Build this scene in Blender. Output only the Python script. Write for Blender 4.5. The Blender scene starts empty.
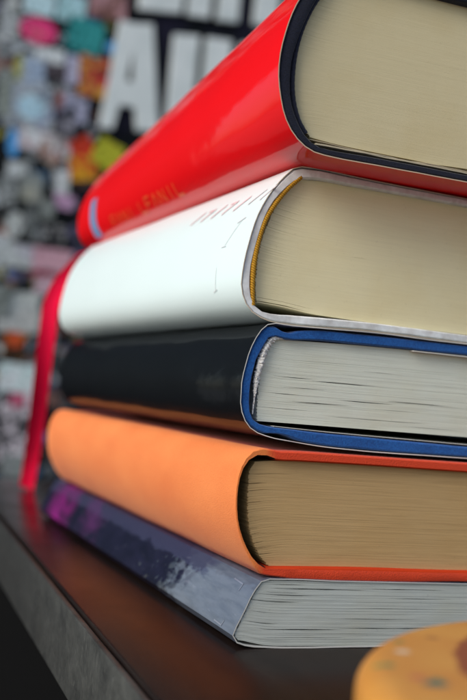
import bpy, bmesh, math, random
from mathutils import Vector, Matrix, noise

random.seed(7)
S = bpy.context.scene
COL = S.collection
OZ = 0.8645                      # camera height above the pavement (metres)
MM = 0.001

# ------------------------------------------------------------------ helpers
def tag(o, label=None, cat=None, group=None, kind=None):
    if label: o['label'] = label
    if cat: o['category'] = cat
    if group: o['group'] = group
    if kind: o['kind'] = kind
    return o

def thing(name, base, label, cat, rotz=0.0, group=None):
    o = bpy.data.objects.new(name, None)
    COL.objects.link(o)
    o.empty_display_size = 0.01
    o.location = (base[0], base[1], base[2] + OZ)
    o.rotation_euler = (0, 0, rotz)
    return tag(o, label, cat, group)

def mesh_obj(name, verts, faces, mats, parent=None, base=(0, 0, 0), midx=None, smooth=35):
    """verts in stage metres (camera at the origin); stored relative to base."""
    me = bpy.data.meshes.new(name)
    me.from_pydata([(v[0] - base[0], v[1] - base[1], v[2] - base[2]) for v in verts], [], faces)
    for m in (mats if isinstance(mats, (list, tuple)) else [mats]):
        me.materials.append(m)
    if midx:
        for p, i in zip(me.polygons, midx): p.material_index = i
    bm = bmesh.new(); bm.from_mesh(me)
    bmesh.ops.recalc_face_normals(bm, faces=bm.faces)
    bm.to_mesh(me); bm.free()
    if smooth:
        for p in me.polygons: p.use_smooth = True
        me.set_sharp_from_angle(angle=math.radians(smooth))
    me.update()
    o = bpy.data.objects.new(name, me)
    COL.objects.link(o)
    if parent is not None: o.parent = parent
    else: o.location = (base[0], base[1], base[2] + OZ)
    return o

def catmull(pts, n, closed=False):
    """resample a polyline with a Catmull-Rom spline to n points (uniform in chord length)."""
    P = [Vector(p) for p in pts]
    dense = []
    for i in range(len(P) - 1):
        p1, p2 = P[i], P[i + 1]
        p0 = P[i - 1] if i > 0 else p1 * 2 - p2
        p3 = P[i + 2] if i + 2 < len(P) else p2 * 2 - p1
        # centripetal-ish: keep tangents from overshooting on uneven spacing
        d = (p2 - p1).length
        def tan(a, b, c):
            l1, l2 = (b - a).length, (c - b).length
            if l1 + l2 == 0: return Vector((0,) * len(b))
            t = ((b - a) / max(l1, 1e-9)) * l2 + ((c - b) / max(l2, 1e-9)) * l1
            return t / (l1 + l2)
        m1, m2 = tan(p0, p1, p2) * d, tan(p1, p2, p3) * d
        for k in range(16):
            t = k / 16
            h = (2*t**3 - 3*t**2 + 1, t**3 - 2*t**2 + t, -2*t**3 + 3*t**2, t**3 - t**2)
            dense.append(p1 * h[0] + m1 * h[1] + p2 * h[2] + m2 * h[3])
    dense.append(P[-1])
    L = [0.0]
    for a, b in zip(dense, dense[1:]): L.append(L[-1] + (b - a).length)
    out, j = [], 0
    for k in range(n):
        s = L[-1] * k / (n - 1)
        while j < len(L) - 2 and L[j + 1] < s: j += 1
        t = (s - L[j]) / max(L[j + 1] - L[j], 1e-9)
        out.append(dense[j].lerp(dense[j + 1], min(max(t, 0), 1)))
    return out

def warp_sample(pts, ctrl_n):
    """resample keeping more points near the spine: simply the spline at ctrl_n points."""
    return catmull(pts, ctrl_n)

def offset_path(pts, d):
    """offset a polyline of 2D points by d to the right-hand side of travel."""
    out = []
    for i in range(len(pts)):
        a = Vector(pts[max(i - 1, 0)]); b = Vector(pts[min(i + 1, len(pts) - 1)])
        t = (b - a).normalized()
        out.append(Vector((pts[i][0] + t.y * d, pts[i][1] - t.x * d)))
    return out

def nz(x, y, z=0.0): return noise.noise(Vector((x, y, z)))

def sweep(name, outer, inner, ys, mats, parent, base, warp=0.0, warp_len=0.03, jit=0.0, jit_len=0.012, rnd=0.0, seed=0.0, smooth=35):
    """shell between two matched 2D paths (x,z in mm), swept along Y (metres).
    material 0 outer side, 1 inner side, 2 cut edges."""
    n = len(outer)
    verts, faces, mi = [], [], []
    arc = [0.0]
    for a, b in zip(outer, outer[1:]): arc.append(arc[-1] + (Vector(b) - Vector(a)).length)
    rings = [(y, 0.0) for y in ys]
    if rnd:
        rings = [(ys[0], .34), (ys[0] + rnd * .3 * MM, .12), (ys[0] + rnd * MM, 0.0)] + rings[1:-1] + [(ys[-1] - rnd * MM, 0), (ys[-1], .3)]
    for (y, f) in rings:
        last = y >= ys[-1] - 1e-9
        w = max(0.0, 1 - (y - ys[0]) / 0.012)
        for i in range(n):
            o, q = Vector(outer[i]), Vector(inner[i])
            m = (o + q) / 2
            o = o.lerp(m, f); q = q.lerp(m, f)
            dx = dz = 0
            if warp:
                k = arc[i] * MM
                a = nz(k / warp_len + seed, y / warp_len, seed * 1.7)
                nrm = (Vector(outer[i]) - Vector(inner[i])).normalized()
                dx, dz = nrm.x * a * warp, nrm.y * a * warp
            yy = y
            if jit: yy += w * jit * MM * (nz(arc[i] * MM / jit_len + seed * 3.1, seed) + .5 * nz(arc[i] * MM / jit_len * 3.3, seed + 5))
            verts.append(((o.x + dx) * MM, yy, (o.y + dz) * MM))
            verts.append(((q.x + dx) * MM, yy, (q.y + dz) * MM))
    R = len(rings)
    def V(r, i, s): return r * n * 2 + i * 2 + s
    for r in range(R - 1):
        for i in range(n - 1):
            faces.append((V(r, i, 0), V(r, i + 1, 0), V(r + 1, i + 1, 0), V(r + 1, i, 0))); mi.append(0)
            faces.append((V(r, i, 1), V(r, i + 1, 1), V(r + 1, i + 1, 1), V(r + 1, i, 1))); mi.append(1)
        for i in (0, n - 1):
            faces.append((V(r, i, 0), V(r, i, 1), V(r + 1, i, 1), V(r + 1, i, 0))); mi.append(2)
    for r in (0, R - 1):
        for i in range(n - 1):
            faces.append((V(r, i, 0), V(r, i + 1, 0), V(r, i + 1, 1), V(r, i, 1))); mi.append(2)
    return mesh_obj(name, verts, faces, mats, parent, base, mi, smooth)

def yspan(y0, y1, n): return [y0 + (y1 - y0) * k / n for k in range(n + 1)]

def interp(pts, t):
    """piecewise linear y(t) through sorted (t,y)."""
    if t <= pts[0][0]: return pts[0][1]
    for a, b in zip(pts, pts[1:]):
        if t <= b[0]: return a[1] + (b[1] - a[1]) * (t - a[0]) / max(b[0] - a[0], 1e-9)
    return pts[-1][1]

def text_block(name, left, zb, zt, xr, y0, y1, N, gaps, mat, parent, base, jit=.12, wav=.05, bow=0.0, seed=0.0, lefty=0.0):
    """pages as N thin signatures; left: list of (x,z) spine curve bottom->top, zb/zt: (x,z) polylines of
    the lower and upper edge. gaps: (layer, x_centre, half_length, height) real slits between signatures."""
    lc = catmull(left, 60)
    nx = 46
    verts, faces = [], []
    def boundary(f, x):
        return interp(zb, x) * (1 - f) + interp(zt, x) * f
    zl0, zl1 = lc[0].y, lc[-1].y
    def xl(f):
        k = f * 59
        i = min(int(k), 58)
        return lc[i].lerp(lc[i + 1], k - i)
    for k in range(N):
        f0, f1 = k / N, (k + 1) / N
        pl = xl((f0 + f1) / 2)
        x0 = pl.x + random.uniform(-.12, .22)
        dy = jit * random.uniform(-.5, .5) * MM
        top, bot = [], []
        for i in range(nx + 1):
            u = (i / nx) ** 1.7
            x = x0 + (xr - x0) * u
            # near the spine the signatures follow the spine curve's own spacing
            bl = max(0.0, 1 - (x - x0) / 12.0) ** 2
            z0 = boundary(f0, x) * (1 - bl) + xl(f0).y * bl
            z1 = boundary(f1, x) * (1 - bl) + xl(f1).y * bl
            edge = min(1.0, min(k, N - 1 - k) / 3.0)
            z0 += wav * edge * nz(x / 14 + seed, k * .37, seed)
            z1 += wav * edge * nz(x / 14 + seed, (k + 1) * .37, seed)
            z1 -= .012
            for (gk, gx, gl, gh) in gaps:
                d = abs(x - gx) / gl
                if d < 1:
                    lens = (1 - d * d) * gh * (.75 + .5 * nz(x / 5, gk, 3.3))
                    if gk == k: z0 += lens * .5
                    if gk == k + 1: z1 -= lens * .5
            yy = y0 + dy + .10 * MM * nz(x / 9, k * .23, seed + 2) * jit / .12
            top.append((x, z1, yy)); bot.append((x, z0, yy))
        b = len(verts)
        for (x, z, yy) in top: verts.append((x * MM, yy, z * MM))
        for (x, z, yy) in bot: verts.append((x * MM, yy, z * MM))
        for (x, z, yy) in top: verts.append((x * MM, y1, z * MM))
        for (x, z, yy) in bot: verts.append((x * MM, y1, z * MM))
        M = nx + 1
        for i in range(nx):
            faces.append((b + i, b + i + 1, b + M + i + 1, b + M + i))
            faces.append((b + 2*M + i, b + 2*M + i + 1, b + 3*M + i + 1, b + 3*M + i))
            faces.append((b + i, b + i + 1, b + 2*M + i + 1, b + 2*M + i))
            faces.append((b + M + i, b + M + i + 1, b + 3*M + i + 1, b + 3*M + i))
        for i in (0, nx):
            faces.append((b + i, b + M + i, b + 3*M + i, b + 2*M + i))
    return mesh_obj(name, verts, faces, mat, parent, base, smooth=25)

def tube(name, pts, rad, mat, parent, base, sides=8, rfun=None):
    """round bar along 3D points (metres)."""
    verts, faces = [], []
    P = [Vector(p) for p in pts]
    for i, p in enumerate(P):
        t = (P[min(i + 1, len(P) - 1)] - P[max(i - 1, 0)]).normalized()
        a = t.cross(Vector((0, 1, 0)))
        if a.length < 1e-4: a = t.cross(Vector((1, 0, 0)))
        a.normalize(); b = t.cross(a).normalized()
        r = rfun(i, 0) if rfun else rad
        for k in range(sides):
            an = 2 * math.pi * k / sides
            rr = rfun(i, k) if rfun else rad
            verts.append(p + a * math.cos(an) * rr + b * math.sin(an) * rr)
    for i in range(len(P) - 1):
        for k in range(sides):
            faces.append((i*sides + k, i*sides + (k+1) % sides, (i+1)*sides + (k+1) % sides, (i+1)*sides + k))
    faces.append(tuple(range(sides))); faces.append(tuple((len(P)-1)*sides + k for k in range(sides)))
    return mesh_obj(name, [tuple(v) for v in verts], faces, mat, parent, base, smooth=60)

def deeper(pts, Y0, dy):
    s = (Y0 + dy) / Y0
    return [(x * s, z * s) for x, z in pts]

# ------------------------------------------------------------------ materials
def mat(name, base, rough=.5, spec=.5, coat=0, coat_rough=.05, sheen=0, metal=0):
    m = bpy.data.materials.new(name); m.use_nodes = True
    b = m.node_tree.nodes['Principled BSDF']
    b.inputs['Base Color'].default_value = (*base, 1)
    b.inputs['Roughness'].default_value = rough
    b.inputs['Specular IOR Level'].default_value = spec
    b.inputs['Coat Weight'].default_value = coat
    b.inputs['Coat Roughness'].default_value = coat_rough
    b.inputs['Sheen Weight'].default_value = sheen
    b.inputs['Metallic'].default_value = metal
    return m

class NT:
    def __init__(s, m):
        s.m = m; s.t = m.node_tree; s.b = s.t.nodes['Principled BSDF']
    def n(s, typ, **kw):
        d = s.t.nodes.new(typ)
        for k, v in kw.items():
            if k in d.inputs: d.inputs[k].default_value = v
            else: setattr(d, k, v)
        return d
    def l(s, a, b): s.t.links.new(a, b)
    def coords(s, scale=(1, 1, 1), rot=(0, 0, 0), loc=(0, 0, 0)):
        c = s.n('ShaderNodeTexCoord'); mp = s.n('ShaderNodeMapping')
        mp.inputs['Scale'].default_value = scale; mp.inputs['Rotation'].default_value = rot; mp.inputs['Location'].default_value = loc
        s.l(c.outputs['Object'], mp.inputs['Vector'])
        return mp.outputs['Vector']
    def noise(s, vec, scale, detail=4, rough=.55, dist=0):
        k = s.n('ShaderNodeTexNoise')
        k.inputs['Scale'].default_value = scale; k.inputs['Detail'].default_value = detail
        k.inputs['Roughness'].default_value = rough; k.inputs['Distortion'].default_value = dist
        s.l(vec, k.inputs['Vector'])
        return k.outputs['Fac']
    def ramp(s, fac, stops, interp='LINEAR'):
        r = s.n('ShaderNodeValToRGB'); cr = r.color_ramp; cr.interpolation = interp
        while len(cr.elements) > 1: cr.elements.remove(cr.elements[-1])
        for i, (p, c) in enumerate(stops):
            e = cr.elements[0] if i == 0 else cr.elements.new(p)
            e.position = p; e.color = (*c, 1)
        s.l(fac, r.inputs['Fac'])
        return r.outputs['Color']
    def mix(s, fac, a, b, blend='MIX'):
        x = s.n('ShaderNodeMix', data_type='RGBA', blend_type=blend)
        for k, v in ((0, fac), (6, a), (7, b)):
            if hasattr(v, 'is_output') or isinstance(v, bpy.types.NodeSocket): s.l(v, x.inputs[k])
            else: x.inputs[k].default_value = v if k == 0 else (*v, 1)
        return x.outputs[2]
    def math(s, op, a, b=0.0, clamp=False):
        x = s.n('ShaderNodeMath', operation=op); x.use_clamp = clamp
        for k, v in ((0, a), (1, b)):
            if isinstance(v, bpy.types.NodeSocket): s.l(v, x.inputs[k])
            else: x.inputs[k].default_value = v
        return x.outputs[0]
    def maprange(s, v, a, b, c=0.0, d=1.0):
        x = s.n('ShaderNodeMapRange'); x.clamp = True
        s.l(v, x.inputs[0])
        for i, q in enumerate((a, b, c, d)): x.inputs[i + 1].default_value = q
        return x.outputs[0]
    def bump(s, h, strength=.3, dist=.001):
        x = s.n('ShaderNodeBump'); x.inputs['Strength'].default_value = strength; x.inputs['Distance'].default_value = dist
        s.l(h, x.inputs['Height']); s.l(x.outputs['Normal'], s.b.inputs['Normal'])
    def base(s, c): s.l(c, s.b.inputs['Base Color'])
    def rough(s, c): s.l(c, s.b.inputs['Roughness'])

def paper_mat(name, col, dark, lines=1.0, blotch=1.0, edge=None):
    """cut page edges: fine horizontal lines with fibre noise and a little dirt."""
    m = mat(name, col, rough=.85, spec=.2); t = NT(m)
    v = t.coords((22, 22, 5200)); f1 = t.noise(v, 1, 3, .6)
    v2 = t.coords((60, 60, 1900), loc=(3, 1, 7)); f2 = t.noise(v2, 1, 4, .6)
    f3 = t.noise(t.coords((1, 1, 1)), 55, 4, .6)
    f4 = t.noise(t.coords((1, 1, 1)), 900, 3, .6)
    c = t.mix(t.maprange(f1, .35, .75, 0, .55 * lines), col, dark)
    c = t.mix(t.maprange(f2, .45, .8, 0, .5 * lines), c, dark)
    c = t.mix(t.maprange(f3, .45, .75, 0, .35 * blotch), c, tuple(a * k for a, k in zip(col, (.86, .78, .62))))
    c = t.mix(t.maprange(f4, .66, .74, 0, .25), c, dark)
    t.base(c)
    h = t.math('ADD', t.math('MULTIPLY', f1, .6), t.math('MULTIPLY', f2, .7))
    t.bump(h, .16 * lines + .04, .00025)
    return m

def gloss_mat(name, col, rough=.10, wave=.25, scuff=.06, vary=None, coat=.8, spec=.3):
    """laminated dust jacket: clear film over print, gentle ripples, fine scuffs."""
    m = mat(name, col, rough=.45, spec=spec, coat=coat, coat_rough=rough); t = NT(m)
    t.b.inputs['Coat IOR'].default_value = 1.38
    a = t.noise(t.coords((1, .35, 1)), 70, 3, .5)
    b = t.noise(t.coords((1, 1, 1)), 900, 4, .7)
    h = t.math('ADD', a, t.math('MULTIPLY', b, .02))
    t.bump(h, wave, .0012)
    t.l(t.b.inputs['Normal'].links[0].from_socket, t.b.inputs['Coat Normal'])
    s = t.noise(t.coords((30, 5, 40)), 9, 5, .7)
    t.l(t.maprange(s, .4, .75, rough, rough + scuff), t.b.inputs['Coat Roughness'])
    if vary:
        t.base(t.mix(t.maprange(t.noise(t.coords(), 40, 4), .35, .7), col, vary))
    return m

def cloth_mat(name, col, dark, scale=2600, bump=.5, rough=.8):
    m = mat(name, col, rough=rough, spec=.25, sheen=.15); t = NT(m)
    f = t.noise(t.coords(), scale, 3, .6); g = t.noise(t.coords(), 120, 4, .6)
    c = t.mix(t.maprange(f, .35, .7), dark, col)
    c = t.mix(t.maprange(g, .45, .75, 0, .5), c, dark)
    t.base(c); t.bump(f, bump, .0003)
    return m

M = {}
M['red_film'] = gloss_mat('red laminated jacket', (.80, .003, .006), rough=.05, wave=.22, scuff=.04, coat=.6, spec=.05)
M['jacket_paper'] = mat('jacket paper edge', (.55, .42, .30), rough=.9, spec=.1)
M['jacket_white_paper'] = mat('white jacket paper edge', (.62, .62, .58), rough=.9, spec=.1)
M['navy_cloth'] = cloth_mat('navy book cloth', (.010, .014, .035), (.003, .004, .010))
M['navy_thread'] = cloth_mat('navy headband thread', (.012, .016, .040), (.003, .004, .012), 3200)
M['cream_pages'] = paper_mat('cream pages', (.65, .57, .35), (.46, .39, .22), lines=.32)
M['cream_pages_pale'] = paper_mat('pale cream pages', (.84, .765, .48), (.56, .49, .29), lines=.32)
M['endpaper'] = mat('endpaper', (.50, .43, .30), rough=.9, spec=.1)
M['white_film'] = gloss_mat('white laminated jacket', (.72, .86, .86), rough=.22, wave=.06, scuff=.03, coat=.6)
M['white_board'] = cloth_mat('worn white board', (.86, .90, .90), (.62, .62, .60), 260, .15)
M['black_film'] = gloss_mat('black laminated jacket', (.002, .003, .004), rough=.05, wave=.24, scuff=.05, coat=.34, spec=.08)
M['blue_cloth'] = cloth_mat('blue book cloth', (.014, .125, .41), (.007, .065, .25), 2200, .4)
M['white_pages'] = paper_mat('greyish white pages', (.72, .75, .64), (.40, .42, .36), lines=.45)
M['fuzz'] = cloth_mat('torn white lining', (.86, .86, .83), (.60, .59, .56), 1500, .8, .95)
M['tan_pages'] = paper_mat('browned pages', (.58, .39, .18), (.26, .16, .065), lines=.6)
M['grey_pages'] = paper_mat('cool grey pages', (.54, .58, .54), (.22, .24, .22), lines=.5)
M['inner_dark'] = mat('dark spine lining', (.012, .010, .009), rough=.9, spec=.1)
M['slate_inside'] = mat('white card cover edge', (.55, .55, .52), rough=.8, spec=.2)

# orange cloth: spine faded by daylight, boards still deep orange red
def orange_mat():
    m = mat('faded orange cloth', (.8, .25, .07), rough=.62, spec=.3, sheen=.1); t = NT(m)
    c = t.n('ShaderNodeTexCoord'); sp = t.n('ShaderNodeSeparateXYZ'); t.l(c.outputs['Object'], sp.inputs[0])
    nn = t.noise(t.coords(), 200, 4)
    x = t.math('ADD', sp.outputs['X'], t.math('MULTIPLY', t.math('SUBTRACT', nn, .5), .004))
    k = t.maprange(x, -.0025, .0005)
    w = t.noise(t.coords(), 2400, 3, .6)
    spine = t.mix(t.maprange(t.noise(t.coords((1, .5, 1)), 60, 4), .35, .7), (.80, .235, .056), (.73, .185, .038))
    col = t.mix(k, spine, (.68, .055, .012))
    col = t.mix(t.maprange(w, .5, .8, 0, .35), col, (.45, .06, .012))
    t.base(col); t.bump(w, .65, .0003)
    return m
M['orange_cloth'] = orange_mat()

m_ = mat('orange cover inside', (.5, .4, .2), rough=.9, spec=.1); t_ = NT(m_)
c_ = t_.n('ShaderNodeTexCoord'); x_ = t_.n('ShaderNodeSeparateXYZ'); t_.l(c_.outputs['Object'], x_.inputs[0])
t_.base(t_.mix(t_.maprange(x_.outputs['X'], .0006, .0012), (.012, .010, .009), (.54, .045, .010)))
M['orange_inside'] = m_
# ------------------------------------------------------------------ books
def book_parts():
    pass

def band_headband(name, curve, Y0, dy, rad, mat_, parent, base, y_in=.0):
    pts = catmull(deeper(curve, Y0, dy), 90)
    r = random.Random(3)
    P = [(p.x * MM, Y0 + dy * 1.0 + y_in, p.y * MM) for p in pts]
    return tube(name, P, rad * MM, mat_, parent, base, 10, lambda i, k: rad * MM * (1 + .05 * math.sin(i * 1.9)))

def arcs(path):
    L = [0.0]
    for a, b in zip(path, path[1:]): L.append(L[-1] + (Vector(b) - Vector(a)).length)
    return L

def spine_strip(path, base, off=.06):
    """returns f(y, z_mm) -> stage point lying just outside the spine side of a profile path."""
    def f(y, z):
        best = None
        for a, b in zip(path, path[1:]):
            a, b = Vector(a), Vector(b)
            if (a.y - z) * (b.y - z) <= 0 and abs(a.y - b.y) > 1e-6:
                t = (z - a.y) / (b.y - a.y); x = a.x + (b.x - a.x) * t
                if best is None or x < best: best = x
        if best is None: best = min(p[0] for p in path)
        return ((best - off) * MM, y, z * MM)
    return f

def strokes(name, segs, f, mat_, parent, base, thick=.02):
    """printed strokes on a spine: each seg is ((y,z),(y,z),width_mm); thin solid strips following the curve."""
    verts, faces = [], []
    for (p, q, w) in segs:
        d = Vector((q[0] * 1000 - p[0] * 1000, q[1] - p[1])); L = d.length; d.normalize(); nrm = Vector((-d.y, d.x)) * w / 2
        n = max(2, int(L / .8)); b = len(verts)
        for k in range(n + 1):
            t = k / n
            y = p[0] + (q[0] - p[0]) * t; z = p[1] + (q[1] - p[1]) * t
            for s in (-1, 1):
                v = f(y + nrm.x * s * MM, z + nrm.y * s)
                verts.append(v); verts.append((v[0] + thick * MM, v[1], v[2]))
        for k in range(n):
            a = b + k * 4
            faces += [(a, a + 2, a + 6, a + 4), (a + 1, a + 3, a + 7, a + 5), (a, a + 1, a + 5, a + 4), (a + 2, a + 3, a + 7, a + 6)]
        faces += [(b, b + 1, b + 3, b + 2), (b + n*4, b + n*4 + 1, b + n*4 + 3, b + n*4 + 2)]
    return mesh_obj(name, verts, faces, mat_, parent, base)

def R_(d): return math.radians(d)

# ---- red book -------------------------------------------------------------
def red_book():
    Y0, Y1 = .238, .488
    base = (.115, Y0, .0662)
    t = thing('hardcover_book', base, 'thick book in glossy red jacket with cream pages, topmost of the stack', 'book', R_(-1.2), 'books in the stack')
    jack = [(300, 121.2), (200, 120.6), (150, 120.2), (121, 119.9), (115.5, 118.6), (111.2, 114.6), (108.5, 109.0), (105.7, 102.9), (103.9, 96.2), (103.0, 90.3), (103.1, 84.7), (104.2, 79.4), (106.0, 74.4), (108.4, 70.9), (111.4, 68.2), (115.1, 66.6), (120, 66.2), (129, 66.2), (163.4, 66.6), (300, 67)]
    jo = catmull(jack, 150)
    ji = offset_path(jo, -.28)
    sweep('dust_jacket', jo, ji, yspan(Y0, Y1, 40), [M['red_film'], M['jacket_paper'], M['jacket_paper']], t, base, warp=.22, warp_len=.028, jit=.35, seed=1.3)
    co = offset_path(jo, -.42)
    inner = [(300, 118.0), (200, 117.4), (150, 116.6), (124, 116.2), (118.5, 115.0), (114.6, 111.4), (111.7, 106), (109.2, 99.6), (107.5, 93.4), (106.8, 88.5), (106.9, 84), (107.6, 79.2), (109.0, 75.6), (111.0, 72.4), (113.4, 69.9), (116.2, 68.5), (120, 68.2), (128, 68.4), (163, 68.7), (300, 69)]
    ci = catmull(inner, 150)
    sweep('cover', co, ci, yspan(Y0 + .0004, Y1 - .0004, 24), [M['navy_cloth']] * 3, t, base, rnd=.8, jit=.25, seed=2.2)
    dy = .0032
    left = deeper([(113.6, 70.3), (111.0, 72.9), (109.0, 77.0), (107.7, 82), (107.2, 87.4), (107.6, 93.0), (109.2, 99.6), (111.9, 106), (114.9, 111.2), (118, 114.2)], Y0, dy)
    zb = deeper([(105, 69.9), (128, 69.7), (152, 69.7), (163, 70.3), (300, 71.5)], Y0, dy)
    zt = deeper([(105, 114.5), (121, 115.6), (150, 116.3), (300, 117.3)], Y0, dy)
    text_block('text_block', left, zb, zt, 292, Y0 + dy, Y1 - .003, 130, [], M['cream_pages'], t, base, jit=.012, wav=.03, seed=.3)
    hb = [(112.2, 70.9), (110.0, 73.6), (108.2, 77.6), (107.2, 82), (106.9, 87.4), (107.3, 93.0), (108.8, 99.6), (111.3, 105.8), (114.2, 110.8)]
    band_headband('headband', hb, Y0, dy - .0012, .75, M['navy_thread'], t, base)
    # loose endpaper leaf in the gap above the lower board
    eo = catmull(deeper([(113.5, 69.75), (120, 69.5), (128, 69.3), (140, 69.25), (155, 69.6), (170, 69.5), (292, 70)], Y0, .0022), 60)
    ei = offset_path(eo, -.16)
    e2 = catmull(deeper([(115.5, 68.75), (125, 68.85), (140, 68.85), (170, 69.0), (292, 69.3)], Y0, .0018), 60)
    sweep('endpaper', e2, offset_path(e2, -.42), yspan(Y0 + .0019, Y1 - .004, 4), [M['endpaper']] * 3, t, base, jit=.4, jit_len=.006, seed=5.4)
    sweep('endpaper', eo, ei, yspan(Y0 + .0024, Y1 - .004, 4), [M['endpaper']] * 3, t, base, jit=.8, jit_len=.006, seed=4.4)
    # spine print
    f = spine_strip([tuple(p) for p in jo], base, .30)
    blue = mat('pale blue spine label print', (.22, .44, .78), rough=.3, coat=1, coat_rough=.15)
    segs = [((.4540, 68.6), (.4540, 87.0), 11)]
    strokes('spine_label', segs, f, blue, t, base)
    gold = mat('gold spine lettering', (.84, .080, .008), rough=.4, coat=.5, coat_rough=.2)
    sg = []
    ys = [.424, .415, .406, .397, .381, .372, .363, .354, .345, .336]
    for i, y in enumerate(ys):
        z0, z1 = 69.3, 73.6
        w = .9
        k = i % 5
        if k == 0: sg += [((y, z0), (y, z1), w), ((y, z1), (y - .006, z1), w), ((y, (z0 + z1) / 2), (y - .005, (z0 + z1) / 2), w)]
        elif k == 1: sg += [((y, z0), (y - .003, z1), w), ((y - .003, z1), (y - .006, z0), w)]
        elif k == 2: sg += [((y, z0), (y, z1), w), ((y - .006, z0), (y - .006, z1), w), ((y, z1), (y - .006, z0), w)]
        elif k == 3: sg += [((y - .003, z0), (y - .003, z1), w)]
        else: sg += [((y, z0), (y, z1), w), ((y, z0), (y - .006, z0), w)]
    strokes('spine_lettering', sg, f, gold, t, base)
    # an old, slightly cocked binding: the spine leans back towards its far end
    for o in t.children:
        for v in o.data.vertices:
            k = max(0.0, v.co.y) / .232
            h = v.co.z
            v.co.x += .20 * k * h * max(0.0, 1 - max(0.0, v.co.x) / .19); v.co.z -= .08 * k * h
    return t

# ---- white book -----------------------------------------------------------
def white_book():
    Y0, Y1 = .252, .462
    base = (.117, Y0, .0221)
    t = thing('hardcover_book', base, 'white jacketed hardback with ochre headband, directly under the red book', 'book', R_(.5), 'books in the stack')
    jack = [(300, 66.2), (173, 66.1), (135, 66.0), (121, 66.0), (117.2, 65.5), (113.3, 61.7), (108.3, 54.1), (106.1, 48.2), (104.8, 42.2), (103.9, 35.5), (104.0, 30.4), (105.4, 26.6), (107.9, 24.0), (112.5, 22.3), (119.7, 22.0), (140, 22.9), (178, 23.1), (300, 23.2)]
    jo = catmull(jack, 150); ji = offset_path(jo, -.22)
    sweep('dust_jacket', jo, ji, yspan(Y0, Y1, 40), [M['white_film'], M['jacket_white_paper'], mat('aged jacket edge', (.62, .50, .36), rough=.9, spec=.1)], t, base, warp=.15, warp_len=.03, jit=.35, seed=6.1)
    co = offset_path(jo, -.30)
    inner = [(300, 64.0), (173, 63.9), (135, 63.5), (122.5, 63.2), (119.0, 62.6), (115.8, 60.2), (110.8, 53.9), (108.6, 47.8), (107.4, 41.9), (106.6, 35.6), (106.9, 30.2), (108.0, 26.8), (110.0, 25.0), (113.5, 24.4), (119.7, 24.7), (140, 25.5), (178, 25.7), (300, 25.8)]
    ci = catmull(inner, 150)
    sweep('cover', co, ci, yspan(Y0 + .0003, Y1 - .0004, 24), [M['white_board']] * 3, t, base, rnd=.9, jit=.4, seed=7.7)
    dy = .0026
    left = deeper([(108.9, 26.9), (108.2, 30), (108.0, 34.4), (108.1, 39.5), (109.0, 45.0), (110.2, 49.0), (112.0, 53.6), (115.2, 58.6), (118.6, 62.2)], Y0, dy)
    zb = deeper([(105, 27.0), (117, 26.6), (126, 25.7), (140, 25.5), (178, 25.7), (300, 25.8)], Y0, dy)
    zt = deeper([(105, 62.6), (120, 62.9), (173, 63.6), (300, 63.8)], Y0, dy)
    text_block('text_block', left, zb, zt, 292, Y0 + dy, Y1 - .003, 110, [(1, 116, 9, .30), (4, 116, 12, .12), (52, 141, 2.5, .10)], M['cream_pages_pale'], t, base, jit=.014, wav=.035, seed=3.3)
    hbm = mat('ochre headband thread', (.45, .23, .03), rough=.8, spec=.2); k = NT(hbm)
    w = k.n('ShaderNodeTexWave', wave_type='BANDS', bands_direction='Z'); w.inputs['Scale'].default_value = 520; w.inputs['Distortion'].default_value = 1.2
    k.l(k.coords((1, 1, 1), rot=(0, R_(-25), 0)), w.inputs['Vector'])
    k.base(k.mix(w.outputs['Fac'], (.34, .15, .012), (.62, .34, .03))); k.bump(w.outputs['Fac'], .4, .0003)
    hb = [(107.7, 25.9), (107.2, 30), (106.95, 35.0), (107.2, 40.5), (107.9, 45.0), (109.4, 50.2), (112.0, 55.0), (115.2, 59.5), (118.6, 63.0)]
    band_headband('headband', hb, Y0, dy - .0016, .82, hbm, t, base)
    f = spine_strip([tuple(p) for p in jo], base, .22)
    ink = mat('grey lettering ink', (.60, .60, .61), rough=.5, coat=.5); pink = mat('faded red lettering ink', (.78, .60, .61), rough=.5, coat=.5)
    segs = [((.2622, 50.2), (.2690, 43.6), .20), ((.2600, 50.9), (.2650, 49.8), .26), ((.2680, 43.3), (.2712, 43.2), .2),
            ((.2712, 37.2), (.2702, 30.6), .18), ((.2690, 30.8), (.2718, 30.0), .2)]
    for y, z, d in ((.2495, 58.6, 3.0),): segs.append(((y + .001, z + .6), (y + .0068, z - d), .5))
    segs.append(((.2566, 58.9), (.2640, 55.4), .5))
    strokes('spine_lettering', segs, f, ink, t, base)
    sg = []
    for i in range(5):
        y = .2665 + i * .0088
        sg.append(((y, 58.4), (y + .0078, 54.9), .75))
        if i % 2: sg.append(((y + .002, 58.2), (y + .0055, 58.0), .6))
    strokes('spine_lettering', sg, f, pink, t, base)
    return t

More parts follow.
